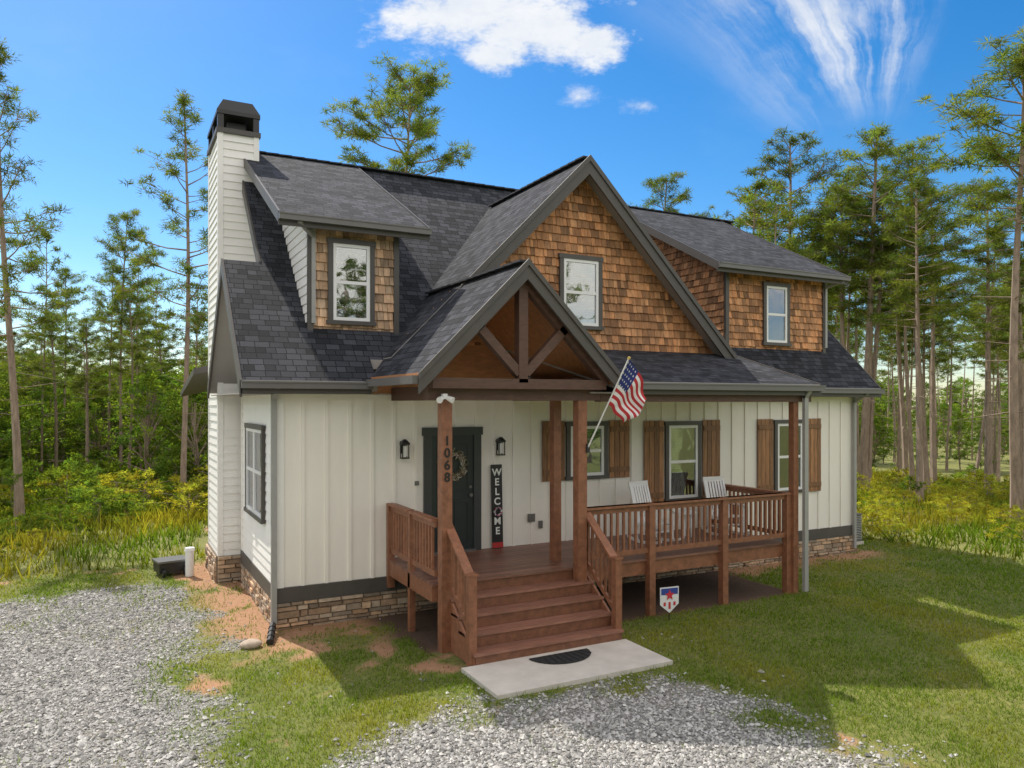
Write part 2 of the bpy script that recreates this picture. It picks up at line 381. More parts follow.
shakes(d,FRONT,4.88,8.5,lambda z:(gx-(8.62-z),gx+(8.62-z)),'shake')
d.build('dormers_and_gable',house)
window(FY(.545),.98,1.84,5.2,6.75,'dormer_window',.0)
window(FY(.545),11.66,12.55,5.2,6.75,'dormer_window',.3)
window(FY(-.035),5.48,6.5,5.28,6.78,'gable_window',.35)
window(FY(-.002),5.66,6.66,2.22,3.40,'front_window',.35)
window(FY(-.002),8.18,9.18,1.62,3.38,'front_window',.6)
window(FY(-.002),11.45,12.47,1.62,3.38,'front_window',.6)
window(FL(-.03),1.0,2.95,1.62,3.38,'side_window',.4,cols=2)
sh=MB(['shutter'])
def shutter(a,b,z0,z1):
    n=4; ww=(b-a)/n
    for k in range(n):
        v=random.uniform(.65,1.3); sh.box(a+k*ww+.006,a+(k+1)*ww-.006,-.05,-.029,z0,z1,'shutter',(v,v*.98,v*.95))
    sh.box(a+.02,b-.02,-.0285,-.020,z0+.02,z1-.02,'black')
    for zz in (z0+.12,z1-.24): sh.box(a+.02,b-.02,-.073,-.0505,zz,zz+.11,'shutter',(.7,.68,.64))
for (a,b,z0,z1) in ((5.09,5.62,2.22,3.42),(6.7,7.22,2.22,3.42),(7.6,8.13,1.62,3.4),(9.23,9.74,1.62,3.4),(10.9,11.4,1.62,3.4),(12.52,13.02,1.62,3.4)): shutter(a,b,z0,z1)
sh.build('shutters',house)
dr=MB(['door'])
dr.box(2.6,2.75,-.06,-.002,1.0,3.18,'trim',(.55,.7,.75)); dr.box(3.6,3.75,-.06,-.002,1.0,3.18,'trim',(.55,.7,.75)); dr.box(2.57,3.78,-.07,-.002,3.18,3.33,'trim',(.55,.7,.75))
dr.box(2.75,3.6,-.025,-.002,1.03,3.18,'door')
for (a,b,z0,z1) in ((2.85,3.14,1.15,1.95),(3.21,3.5,1.15,1.95),(2.85,3.5,2.12,3.05)):
    for q in ((a,b,z0,z0+.03),(a,b,z1-.03,z1),(a,a+.03,z0+.03,z1-.03),(b-.03,b,z0+.03,z1-.03)): dr.box(q[0],q[1],-.04,-.0255,q[2],q[3],'door')
dr.box(2.74,3.61,-.12,-.002,.995,1.03,'gutter')
dr.tube((3.53,-.03,2.05),(3.53,-.09,2.05),.03,.035,'gutter',10); dr.tube((3.53,-.03,2.2),(3.53,-.05,2.2),.03,.03,'gutter',10)
dr.build('front_door',house)
def lantern(x,z,nm='wall_lantern'):
    m=MB(['black'])
    m.box(x-.05,x+.05,-.035,-.002,z-.1,z+.12,'black'); m.box(x-.015,x+.015,-.15,-.035,z+.1,z+.13,'black')
    m.box(x-.075,x+.075,-.19,-.05,z+.06,z+.09,'black'); m.hexa([(x-.075,-.19,z+.09),(x+.075,-.19,z+.09),(x+.075,-.05,z+.09),(x-.075,-.05,z+.09),(x-.02,-.14,z+.16),(x+.02,-.14,z+.16),(x+.02,-.10,z+.16),(x-.02,-.10,z+.16)],'black')
    for xx in (x-.065,x+.05):
        for yy in (-.18,-.075): m.box(xx,xx+.015,yy,yy+.015,z-.17,z+.06,'black')
    m.box(x-.07,x+.07,-.185,-.055,z-.19,z-.17,'black'); m.box(x-.035,x+.035,-.15,-.09,z-.15,z+.04,'white')
    m.build(nm,house)
lantern(2.2,2.97); lantern(4.13,2.97)
# ---------------- porch / deck
p=MB(['wood'])
y=-2.22
while y<-.03:
    x=1.9
    while x<9.5:
        ln=min(random.uniform(2.4,4.2),9.5-x); v=random.uniform(.75,1.2); p.box(x+.002,x+ln-.002,y,y+.138,.965,1.0,'deckf',(v,v,v)); x+=ln
    y+=.144
p.box(1.9,9.5,-2.18,-2.14,.72,.964,'wood'); p.box(1.9,1.94,-2.139,-.05,.72,.964,'wood'); p.box(9.46,9.5,-2.139,-.05,.72,.964,'wood')
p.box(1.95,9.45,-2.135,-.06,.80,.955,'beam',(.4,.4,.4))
def baluster_rail(p0,p1,zt0,zt1,step=.125):
    p0=Vector((*p0,0));p1=Vector((*p1,0)); d=p1-p0; n=max(1,int(d.length/step))
    up=lambda a,z:Vector((a.x,a.y,z))
    p.beam(up(p0,zt0-.02),up(p1,zt1-.02),.14,.04,'wood',(1.1,1.1,1.1),vert=True)
    p.beam(up(p0,zt0-.085),up(p1,zt1-.085),.04,.09,'wood',vert=True)
    p.beam(up(p0,zt0-.84),up(p1,zt1-.84),.04,.09,'wood',vert=True)
    for i in range(1,n):
        q=p0+d*i/n; z=zt0+(zt1-zt0)*i/n; v=random.uniform(.8,1.2)
        dr_=d.normalized()*.019; nn=Vector((-d.y,d.x,0)).normalized()*.019
        lo=z-.80; hi=z-.128
        p.hexa([up(q-dr_-nn,lo),up(q+dr_-nn,lo),up(q+dr_+nn,lo),up(q-dr_+nn,lo),up(q-dr_-nn,hi),up(q+dr_-nn,hi),up(q+dr_+nn,hi),up(q-dr_+nn,hi)],'wood',(v,v,v))
def post(x,y,z0,z1,w=.09,m='wood',cap=False):
    p.box(x-w/2,x+w/2,y-w/2,y+w/2,z0,z1,m,(1,1,1))
    if cap: p.box(x-w/2-.02,x+w/2+.02,y-w/2-.02,y+w/2+.02,z1,z1+.03,m)
RY=-2.24
for xx in (6.05,7.77,9.44): post(xx,RY,-.1,1.96,.13)
post(4.62,-2.1,-.1,1.96,.12)
for a,b in ((4.68,5.985),(6.115,7.705),(7.835,9.375)): baluster_rail((a,RY),(b,RY),2.0,2.0)
p.box(4.55,9.52,RY-.08,RY+.08,1.961,2.0,'wood',(1.1,1.1,1.1))
post(9.44,-.1,.7,1.96,.1); baluster_rail((9.44,-2.16),(9.44,-.16),2.0,2.0)
post(1.95,-.08,.5,1.99,.12); post(1.95,-1.15,.0,1.96,.1); baluster_rail((1.95,-.15),(1.95,-1.1),2.0,2.0); baluster_rail((1.95,-1.2),(1.95,-2.22),2.0,2.0)
post(2.06,-2.32,-.1,3.82,.17); post(4.51,-2.32,.0,3.82,.17); post(4.49,-1.55,1.0,3.94,.15)
post(9.56,-2.3,-.1,3.95,.13)
sx0,sx1=2.14,4.68
for k in range(4):
    zt=.2*(k+1); yf=-3.27+.275*k
    for q in (0,1):
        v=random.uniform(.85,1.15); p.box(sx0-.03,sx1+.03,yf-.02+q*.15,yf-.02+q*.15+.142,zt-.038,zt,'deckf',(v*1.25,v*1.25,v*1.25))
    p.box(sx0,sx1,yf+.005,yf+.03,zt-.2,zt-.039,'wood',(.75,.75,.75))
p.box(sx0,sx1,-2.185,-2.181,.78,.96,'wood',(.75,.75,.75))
for xx in (sx0-.03,sx1-.01):
    p.prism([(xx,-3.24,0),(xx,-3.24,.16),(xx,-2.2,.93),(xx,-2.1,.93),(xx,-2.1,0)],(.04,0,0),'wood')
for xx in (2.12,4.66):
    post(xx,-3.16,.0,1.30,.12,cap=True); baluster_rail((xx,-3.1),(xx,-2.22),1.32,2.0,.115)
p.box(1.75,4.85,-2.42,-2.24,3.82,4.1,'beam')
p.box(1.98,2.14,-2.23,-.02,3.82,4.05,'beam'); p.box(4.43,4.6,-2.23,-.02,3.82,4.2,'beam'); p.box(4.87,9.95,-2.4,-2.22,3.8,3.94,'beam')
p.box(px-.08,px+.08,-2.60,-2.44,4.1,5.7,'beam')
p.box(1.75,4.85,-2.60,-2.43,4.0,4.16,'beam')
for sgn in (-1,1):
    p.beam((px+sgn*.06,-2.52,4.25),(px+sgn*.78,-2.52,4.98),.14,.14,'beam')
    p.beam((px+sgn*.02,-2.52,5.72),(px+sgn*1.62,-2.52,4.12),.14,.15,'beam')
p.prism([(1.62,-.03,3.95),(4.94,-.03,3.95),(px,-.03,5.72)],(0,.025,0),'ceil')
p.build('front_porch',house)
def text(body,size,loc,rot,m,parent,name,ext=.004):
    cu=bpy.data.curves.new(name,'FONT'); cu.body=body; cu.size=size; cu.align_x='CENTER'; cu.align_y='CENTER'; cu.extrude=ext; cu.offset=.004
    o=bpy.data.objects.new(name,cu); COL.objects.link(o); o.location=loc; o.rotation_euler=rot
    mm=mat('lettering_'+name,m,.5,.02,usecol=False); cu.materials.append(mm); o.parent=parent; return o
for i,ch in enumerate('1068'): text(ch,.2,(2.06,-2.412,3.2-i*.185),(math.pi/2,0,0),(.012,.012,.012),house,'house_number')
f=MB(['white'])
f.box(1.95,2.03,-2.5,-2.43,3.84,3.92,'white'); f.tube((1.95,-2.48,3.86),(1.87,-2.56,3.82),.035,.05,'white',10); f.tube((2.03,-2.48,3.86),(2.09,-2.56,3.82),.035,.05,'white',10)
f.build('security_light',house)
u=MB(['white']); u.box(2.42,2.5,-.05,-.029,2.28,2.36,'gutter'); u.box(4.78,4.92,-.06,-.002,1.45,1.6,'gutter'); u.box(5.02,5.1,-.05,-.02,1.3,1.45,'gutter'); u.build('outlet_covers',house)

# ================================================================ separate objects
pad=MB(['conc']); pad.box(1.91,4.75,-4.42,-3.27,-.05,.045,'conc'); pad.build('concrete_landing_pad')
mm_=MB(['rubber']); pts=[]
for i in range(24):
    t_=math.pi*i/23; pts.append((3.42+.5*math.cos(t_),-3.42-.42*math.sin(t_),.052))
mm_.prism(pts,(0,0,.012),'rubber')
for i in range(9): mm_.tube((3.42+.09*(i-4),-3.45,.066),(3.42+.11*(i-4),-3.45-.36*math.sqrt(max(.05,1-((i-4)/4.6)**2)),.066),.012,.012,'rubber',5)
mm_.build('door_mat')
ws=empty('welcome_sign',(4.07,-.1,1.0))
m=MB(['black']); m.prism([(-.115,.0,.005),(.115,.0,.005),(.115,.06,1.6),(-.115,.06,1.6)],(0,-.02,0),'black')
m.hexa([(-.115,-.024,.02),(.115,-.024,.02),(.115,-.021,.02),(-.115,-.021,.02),(-.115,-.0195,.12),(.115,-.0195,.12),(.115,-.0165,.12),(-.115,-.0165,.12)],'paint',(.45,.03,.03))
m.build('board',ws)
for i,ch in enumerate('WELC'): text(ch,.19,(0,-.025+.058*(1.42-.185*i)/1.6,1.45-.185*i),(math.pi/2-.037,0,0),(.8,.8,.78),ws,'letter')
for i,ch in enumerate('ME'): text(ch,.19,(0,-.025+.058*(.5-.185*i)/1.6,.52-.185*i),(math.pi/2-.037,0,0),(.8,.8,.78),ws,'letter')
wr=MB(['paint'])
for i in range(60):
    a=2*math.pi*i/60; cc=random.choice(((.5,.03,.03),(.7,.7,.7),(.7,.7,.7),(.04,.07,.3))); rr=.07+random.uniform(-.010,.010)
    wr.tube((rr*math.cos(a),-.02,.71+rr*math.sin(a)),(rr*math.cos(a)*1.15,-.05,.71+rr*math.sin(a)*1.15),.014,.004,'paint',5,cc)
wr.build('letter_o_wreath',ws)
dw=MB(['paint'])
for i in range(420):
    a=random.uniform(0,2*math.pi); rr=.22+random.gauss(0,.035); q=Vector((3.17+rr*math.cos(a),-.07+random.uniform(-.03,.02),2.62+rr*math.sin(a)))
    dd=Vector((random.gauss(0,1),random.gauss(0,.5),random.gauss(0,1))).normalized()*.06
    cc=random.choice(((.25,.18,.1),(.45,.4,.32),(.10,.14,.06),(.6,.55,.45),(.6,.55,.45),(.16,.1,.06)))
    dw.tube(q,q+dd,.009,.002,'paint',4,cc)
dw.build('door_wreath')
def chair(x,y,rot):
    m=MB(['white'])
    for sx in (-.27,.27):
        pr=None
        for i in range(13):
            yy=-.45+i*.075; q=Vector((sx,yy,.03+.35*(yy-.02)**2))
            if pr: m.beam(pr,q,.035,.05,'white',vert=True)
            pr=q
        m.beam((sx,-.24,.06),(sx,-.24,.62),.045,.045,'white'); m.beam((sx,.2,.06),(sx,.22,.62),.045,.045,'white')
        m.beam((sx,-.32,.64),(sx,.3,.64),.09,.025,'white'); m.beam((sx,-.24,.2),(sx,.2,.2),.03,.03,'white'); m.beam((sx,-.24,.38),(sx,.22,.36),.03,.06,'white')
        m.beam((sx*.88,.2,.36),(sx*.88,.44,1.16),.045,.035,'white')
    for i in range(8): yy=-.25+i*.062; m.beam((-.25,yy,.415-.02*i/7),(.25,yy,.415-.02*i/7),.054,.02,'white')
    for i in range(6):
        sx=-.18+i*.072; m.beam((sx,.215,.4),(sx,.43,1.12),.045,.015,'white')
    m.beam((-.27,.435,1.14),(.27,.435,1.14),.035,.1,'white'); m.beam((-.24,.24,.48),(.24,.24,.48),.03,.05,'white')
    m.beam((-.27,-.24,.25),(.27,-.24,.25),.03,.03,'white')
    return m.build('rocking_chair',None,(x,y,1.0),rot)
chair(7.1,-1.0,.15); chair(9.0,-1.0,-.12)
tb=MB(['white'])
tb.tube((0,0,.5),(0,0,.53),.25,.25,'white',18)
for a in range(4): tb.beam((.16*math.cos(a*1.57+.78),.16*math.sin(a*1.57+.78),0),(.13*math.cos(a*1.57+.78),.13*math.sin(a*1.57+.78),.5),.035,.035,'white')
tb.build('side_table',None,(8.05,-.8,1.0))
fl=empty('american_flag')
b0=Vector((4.6,-2.42,3.03)); b1=Vector((4.86,-3.2,4.48))
m=MB(['white']); m.tube(b0,b1,.014,.012,'white',8); m.tube(b1,b1+(b1-b0).normalized()*.04,.022,.022,'paint',8,(.6,.45,.12)); m.box(4.57,4.63,-2.44,-2.405,2.95,3.1,'black'); m.build('pole',fl)
m=MB(['cloth']); HN,FN=26,40; hv=(b0-b1)*.5
def fp(s_,r_):
    base=b1+hv*s_
    out=.30*r_**.8*(1-.25*s_); dn=-.58*r_**1.25*(1.1-.5*s_)
    wv=.08*math.sin(9*r_+4*s_)*r_+.03*math.sin(13*s_+2*r_)*r_
    return base+Vector((out*.95+.03*math.sin(10*s_+3*r_)*r_,-.15*r_+wv,dn+.02*math.sin(9*s_)*r_))
for i in range(HN):
    for j in range(FN):
        q=[fp(i/HN,j/FN),fp((i+1)/HN,j/FN),fp((i+1)/HN,(j+1)/FN),fp(i/HN,(j+1)/FN)]
        if i<14 and j<16: cc=(.6,.6,.6) if (i%3==1 and j%3==1) else (.02,.035,.16)
        else: cc=(.46,.03,.04) if (i//2)%2==0 else (.76,.75,.73)
        b=len(m.v); m.v+=[tuple(v) for v in q]; m.f.append((b,b+1,b+2,b+3)); m.m.append(0); m.c.append(cc)
m.build('cloth',fl,recalc=False)
ys=MB(['paint'])
W_=.19
ys.box(-.008,.008,-.005,.005,-.1,.2,'black')
ys.prism([(-W_,0,.55),(W_,0,.55),(W_,0,.25),(0,0,.1),(-W_,0,.25)],(0,-.012,0),'paint',col=(.75,.75,.75))
ys.prism([(-W_+.02,-.0125,.53),(W_-.02,-.0125,.53),(W_-.02,-.0125,.42),(-W_+.02,-.0125,.42)],(0,-.004,0),'paint',col=(.03,.06,.28))
for i in range(-3,4):
    if i%2: continue
    xx=i*.05; zb=.15+abs(xx)*.55+.02; ys.prism([(xx-.022,-.0125,.29),(xx+.022,-.0125,.29),(xx+.022,-.0125,zb),(xx-.022,-.0125,zb)],(0,-.004,0),'paint',col=(.5,.03,.04))
star=[]
for i in range(10):
    a=math.pi/2+i*math.pi/5; rr=.1 if i%2==0 else .045; star.append((rr*math.cos(a),-.018,.41+rr*math.sin(a)))
ys.prism(star,(0,-.004,0),'paint',col=(.55,.03,.05))
ys.build('yard_sign',None,(6.16,-2.62,.02),-.1)
ac=MB(['gutter']); ac.box(-.36,.36,-.36,.36,0,.08,'conc'); ac.box(-.33,.33,-.33,.33,.08,.14,'gutter')
for i in range(14): z=.15+i*.045; ac.box(-.33,.33,-.33,.33,z,z+.022,'spout'); ac.box(-.31,.31,-.31,.31,z+.022,z+.045,'black')
ac.box(-.34,.34,-.34,.34,.78,.82,'gutter'); ac.tube((0,0,.82),(0,0,.84),.26,.26,'black',20); ac.build('air_conditioner',None,(15.0,.9,0),0)
dp=MB(['black'])
for i in range(8): dp.tube((-.1-.02*i,-.15-.08*i,.12-.012*i),(-.12-.02*i,-.22-.08*i,.11-.012*i),.06 if i%2 else .05,.06 if i%2 else .05,'black',8)
dp.build('drain_pipe')
ut=MB(['white']); ut.tube((-.95,4.9,0),(-.95,4.9,.55),.09,.09,'white',12); ut.tube((-.95,4.9,.55),(-.95,4.9,.62),.11,.1,'white',12); ut.build('vent_pipe')
gc=MB(['black']); gc.box(-.3,.3,-.25,.25,.08,.30,'black'); gc.box(-.33,.33,-.28,.28,.30,.34,'gutter')
for xx in (-.22,.22): gc.tube((xx-.03,-.27,.09),(xx+.03,-.27,.09),.09,.09,'black',10); gc.tube((xx,.2,0),(xx,.2,.1),.03,.03,'black',6)
gc.build('storage_cart',None,(-1.3,5.3,0),.2)
def rock(x,y,s):
    bm=bmesh.new(); bmesh.ops.create_icosphere(bm,subdivisions=3,radius=s)
    for v in bm.verts:
        n=np.sin(v.co.x*9/s*.3+1)+np.cos(v.co.y*7/s*.4+2); v.co*=1+.08*n; v.co.z*=.5; v.co.x*=1.3
    me=bpy.data.meshes.new('rock'); bm.to_mesh(me); bm.free(); me.materials.append(mat('rock_surface',(.42,.34,.27),.9,.3,(8,8,8),.01,usecol=False))
    o=bpy.data.objects.new('rock',me); COL.objects.link(o); o.location=(x,y,.04)
rock(-.55,-.75,.14)

# ================================================================ ground
def h2(ix,iy):
    n=np.sin(ix*127.1+iy*311.7)*43758.5453; return n-np.floor(n)
def vn(x,y):
    ix=np.floor(x);iy=np.floor(y);fx=x-ix;fy=y-iy; fx=fx*fx*(3-2*fx);fy=fy*fy*(3-2*fy)
    return (h2(ix,iy)*(1-fx)+h2(ix+1,iy)*fx)*(1-fy)+(h2(ix,iy+1)*(1-fx)+h2(ix+1,iy+1)*fx)*fy
def fbm(x,y,o=4):
    s=0;a=.5
    for i in range(o): s=s+a*vn(x+17*i,y-9*i); x=x*2.03;y=y*2.03;a*=.5
    return s
def sdpoly(x,y,P):
    P=np.array(P,float); d=np.full(x.shape,1e9); ins=np.zeros(x.shape,bool); n=len(P)
    for i in range(n):
        a=P[i];b=P[(i+1)%n]; e=b-a; wx=x-a[0];wy=y-a[1]; t=np.clip((wx*e[0]+wy*e[1])/(e@e),0,1)
        d=np.minimum(d,(wx-e[0]*t)**2+(wy-e[1]*t)**2)
        c_=((a[1]>y)!=(b[1]>y)); den=(b[1]-a[1]) if abs(b[1]-a[1])>1e-9 else 1e-9
        ins^=c_&(x<(b[0]-a[0])*(y-a[1])/den+a[0])
    return np.where(ins,1,-1)*np.sqrt(d)
G1=[(-1.4,3.4),(-1.2,-.07),(-1.65,-2.2),(-1.45,-4.7),(-1.8,-8),(-2.1,-14),(-30,-14),(-30,3.2),(-4.3,4.1),(-1.7,4.2)]
G2=[(-.9,-6.2),(-.35,-5.3),(.85,-4.6),(1.9,-4.38),(3.2,-4.5),(4.1,-5.0),(4.7,-6),(4.8,-7.8),(4.7,-14),(-1.3,-14)]
def gravel(x,y):
    g=np.maximum(sdpoly(x,y,G1),sdpoly(x,y,G2)); return np.clip(.5+(g+(fbm(x*1.4,y*1.4)-.47)*2.4)/1.3,0,1)
def dirt(x,y):
    dx=np.maximum(np.maximum(-x,x-14.3),0);dy=np.maximum(-y,0); near=np.clip(1-(np.sqrt(dx*dx+dy*dy))/np.where(x<2.2,2.0,1.3),0,1)*(x>-1.3)
    under=((x>1.8)&(x<9.6)&(y>-2.3)&(y<0)).astype(float)
    n=fbm(x*.8+5,y*.8+3); n2=fbm(x*2.5,y*2.5)
    return np.clip(np.clip((n-.53)*6,0,1)*np.where(x>5,.35,.8)*np.clip((n2-.3)*4,0,1)+near*np.clip(n2*2.3,0,1)+under,0,1)
def deck_shade(x,y): return np.clip(1-sdpoly(x,y,[(1.7,.5),(1.7,-2.2),(4.9,-2.2),(9.55,-2.2),(9.55,.5)])*-2.5,0,1)  # mask for painted shade on the ground under the deck
def weed(x,y):
    j=(fbm(x*.5,y*.5)-.5)*2
    a=np.clip((x-15.7+j)/1,0,1)*np.clip((y+14)/3,0,1); b=np.clip((y-6.0+j*.6)/.7,0,1)*(x<.0); c_=np.clip((y-11.5+j)/1,0,1)
    return np.maximum(np.maximum(a,b),c_)
def hgt(x,y):
    d=np.maximum(np.maximum(np.maximum(-12-x,x-20),np.maximum(y-12,-22-y)),0); s=np.clip(d/30,0,1); s=s*s*(3-2*s)
    near=np.clip(1-d/3,0,1)
    return -1.6*s+(fbm(x*.6,y*.6)-.6)*.05*near-.0+ (fbm(x*.05,y*.05)-.5)*1.2*s
def axis(lo,hi,st):
    a=list(np.arange(lo,hi+1e-6,st)); s=st; v=hi
    while v<700: s*=1.25; v+=s; a.append(v)
    s=st; v=lo; pre=[]
    while v>-700: s*=1.25; v-=s; pre.append(v)
    return np.array(pre[::-1]+a)
ax=axis(-10,22,.16); ay=axis(-12,12,.16)
X,Y=np.meshgrid(ax,ay); nx,ny=len(ax),len(ay); x_=X.ravel();y_=Y.ravel()
V=np.stack([x_,y_,hgt(x_,y_)],1)
I=(np.arange(ny-1)[:,None]*nx+np.arange(nx-1)[None]).ravel(); Q=np.stack([I,I+1,I+nx+1,I+nx],1)
def fast_mesh(name,V,F,mats,mi=None,C=None,smooth=False):
    me=bpy.data.meshes.new(name); k=F.shape[1]; me.vertices.add(len(V)); me.vertices.foreach_set('co',V.astype(np.float32).ravel())
    me.loops.add(F.size); me.loops.foreach_set('vertex_index',F.astype(np.int32).ravel()); me.polygons.add(len(F)); me.polygons.foreach_set('loop_start',np.arange(0,F.size,k,dtype=np.int32))
    for m_ in mats: me.materials.append(m_)
    if mi is not None: me.polygons.foreach_set('material_index',mi.astype(np.int32))
    if C is not None:
        ca=me.color_attributes.new('Col','FLOAT_COLOR','POINT'); c4=np.ones((len(V),4),np.float32); c4[:,:3]=C; ca.data.foreach_set('color',c4.ravel())
    me.update(calc_edges=True)
    me.polygons.foreach_set('use_smooth',np.full(len(F),smooth))
    return me
def groundmat():
    m,nt,p,out=newmat('ground_surface')
    def at(n): a=N(nt,'ShaderNodeAttribute',attribute_name=n); return a.outputs['Fac']
    tc=N(nt,'ShaderNodeTexCoord')
    def nz(s,d=5,r=.6):
        n=N(nt,'ShaderNodeTexNoise'); n.inputs['Scale'].default_value=s; n.inputs['Detail'].default_value=d; n.inputs['Roughness'].default_value=r; nt.links.new(tc.outputs['Object'],n.inputs[0]); return n.outputs[0]
    n1=nz(.5);n2=nz(9);n3=nz(45,3,.7)
    def ramp(v,a,b): r_=N(nt,'ShaderNodeMapRange'); r_.inputs[1].default_value=a; r_.inputs[2].default_value=b; nt.links.new(v,r_.inputs[0]); return r_.outputs[0]
    gr=mix(nt,'MIX',ramp(n1,.35,.65),(.115,.155,.025),(.21,.215,.045)); gr=mix(nt,'MIX',ramp(n2,.4,.7),gr,(.08,.10,.02)); gr=mix(nt,'MIX',ramp(n3,.5,.75),gr,(.24,.19,.08))
    vo=N(nt,'ShaderNodeTexVoronoi'); vo.inputs['Scale'].default_value=38; nt.links.new(tc.outputs['Object'],vo.inputs[0])
    sc=N(nt,'ShaderNodeSeparateColor'); nt.links.new(vo.outputs['Color'],sc.inputs[0])
    gv=mix(nt,'MIX',sc.outputs[0],(.21,.205,.195),(.47,.46,.44)); gv=mix(nt,'MIX',ramp(vo.outputs['Distance'],.35,.8),gv,(.14,.13,.115)); gv=mix(nt,'MIX',ramp(n1,.5,.85),gv,(.30,.26,.20))
    dt=mix(nt,'MIX',n2,(.27,.125,.062),(.48,.29,.17)); dt=mix(nt,'MIX',at('deck_shade'),dt,(.085,.05,.032))  # dirt colour darkened under the deck to stand for shade
    wd=mix(nt,'MIX',n2,(.13,.15,.035),(.27,.26,.075))
    d_=ramp(mth(nt,'ADD',at('dirt'),mth(nt,'MULTIPLY_ADD',n3,.8,-.4)),.35,.65)
    g_=ramp(mth(nt,'ADD',at('gravel'),mth(nt,'MULTIPLY_ADD',n2,1.2,-.6)),.3,.6)
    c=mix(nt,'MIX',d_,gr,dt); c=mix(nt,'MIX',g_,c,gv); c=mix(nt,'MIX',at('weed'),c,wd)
    nt.links.new(c,p.inputs['Base Color']); p.inputs['Roughness'].default_value=.95
    b=N(nt,'ShaderNodeBump'); b.inputs['Distance'].default_value=.03; b.inputs['Strength'].default_value=.8
    h=mth(nt,'ADD',mth(nt,'MULTIPLY',n3,.6),mth(nt,'MULTIPLY',mth(nt,'SUBTRACT',.6,vo.outputs['Distance']),g_)); h=mth(nt,'ADD',h,n2)
    nt.links.new(h,b.inputs['Height']); nt.links.new(b.outputs[0],p.inputs['Normal'])
    return m
me=fast_mesh('ground',V,Q,[groundmat()],smooth=True)
for nm,fn in (('gravel',gravel),('dirt',dirt),('weed',weed),('deck_shade',deck_shade)):
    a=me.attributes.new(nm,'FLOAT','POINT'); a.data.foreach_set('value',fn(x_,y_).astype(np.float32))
g=bpy.data.objects.new('ground',me); COL.objects.link(g)
def inhouse(x,y,m=0.):
    r_=(x>-.05-m)&(x<14.35+m)&(y>-.06-m)&(y<9.9)
    r_|=(x>1.85)&(x<9.55)&(y>-2.25)&(y<.1)
    r_|=(x>1.88)&(x<4.78)&(y>-4.45)&(y<-2)
    r_|=(x>-.55)&(x<.5)&(y>3.8)&(y<6)
    return r_
def blades(x,y,hh,ww,col,lean=.5):
    n=len(x); z=hgt(x,y); th=RNG.uniform(0,2*np.pi,n); ln=RNG.uniform(0,lean,n)*hh; t2=RNG.uniform(0,2*np.pi,n)
    b=np.stack([x,y,z-.01],1); sd=np.stack([np.cos(th),np.sin(th),0*th],1)*(ww/2)[:,None]
    tip=b+np.stack([np.cos(t2)*ln,np.sin(t2)*ln,hh],1)
    Vv=np.empty((n,3,3)); Vv[:,0]=b-sd;Vv[:,1]=b+sd;Vv[:,2]=tip
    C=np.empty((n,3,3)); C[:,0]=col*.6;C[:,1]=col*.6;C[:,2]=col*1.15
    return Vv.reshape(-1,3),np.arange(3*n).reshape(-1,3),C.reshape(-1,3)
n=1500000; x=RNG.uniform(-9,19,n); y=RNG.uniform(-10,7,n)
fwd=(x-CAM[0])*.465+(y-CAM[1])*.885; lat=(x-CAM[0])*.885-(y-CAM[1])*.465
dist=np.maximum(fwd,1); k=(fwd>6.5)&(np.abs(lat)<fwd*.78+1.5)
pr=np.clip((9/dist)**1.6,0,1)*.62*(1-gravel(x,y))**1.1*(1-.92*np.clip(dirt(x,y)*1.3,0,1))*(1-weed(x,y))*np.clip(.25+1.6*fbm(x*1.7+3,y*1.7),.4,1)+.04*(gravel(x,y)>.5)*np.clip((fbm(x,y)-.42)*5,0,1.5)
k&=(RNG.random(n)<pr)&~inhouse(x,y); x=x[k];y=y[k];dist=dist[k]
hue=fbm(x*.9,y*.9); dry=np.clip((hue-.46)*3.5+RNG.uniform(-.35,.35,len(x)),0,1)[:,None]
col=np.array([.82,1.0,.8])*(1-dry)+np.array([1.6,1.25,1.2])*dry; col=col*RNG.uniform(.6,1.3,(len(x),1))
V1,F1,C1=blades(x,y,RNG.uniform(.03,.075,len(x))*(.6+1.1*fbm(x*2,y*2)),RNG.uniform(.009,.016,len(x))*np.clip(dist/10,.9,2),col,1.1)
o=bpy.data.objects.new('lawn_grass',fast_mesh('lawn_grass',V1,F1,[M['grass']],C=C1)); COL.objects.link(o)
n=330000; x=RNG.uniform(-30,48,n); y=RNG.uniform(-14,45,n)
fwd=(x-CAM[0])*.465+(y-CAM[1])*.885; lat=(x-CAM[0])*.885-(y-CAM[1])*.465
k=(fwd>6)&(np.abs(lat)<fwd*.8+3)&(RNG.random(n)<weed(x,y)*np.clip((24/np.maximum(fwd,1))**1.2,0,1))&~inhouse(x,y,.4); x=x[k];y=y[k];fwd=fwd[k]
cl=fbm(x*.45,y*.45); col=np.array([1,1,1])*RNG.uniform(.5,1.4,(len(x),1)); gn=np.clip((cl-.38)*5,0,1)[:,None]; col=col*(np.array([.55,.85,.5])*(1-gn)+np.array([1.3,1.12,.8])*gn)
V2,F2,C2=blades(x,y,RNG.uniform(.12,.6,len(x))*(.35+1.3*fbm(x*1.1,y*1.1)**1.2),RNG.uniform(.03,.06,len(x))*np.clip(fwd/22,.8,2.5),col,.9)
o=bpy.data.objects.new('tall_weeds',fast_mesh('tall_weeds',V2,F2,[M['weed']],C=C2)); COL.objects.link(o)
n=320000; x=RNG.uniform(-12,6,n); y=RNG.uniform(-9,5,n); fwd=(x-CAM[0])*.465+(y-CAM[1])*.885; lat=(x-CAM[0])*.885-(y-CAM[1])*.465
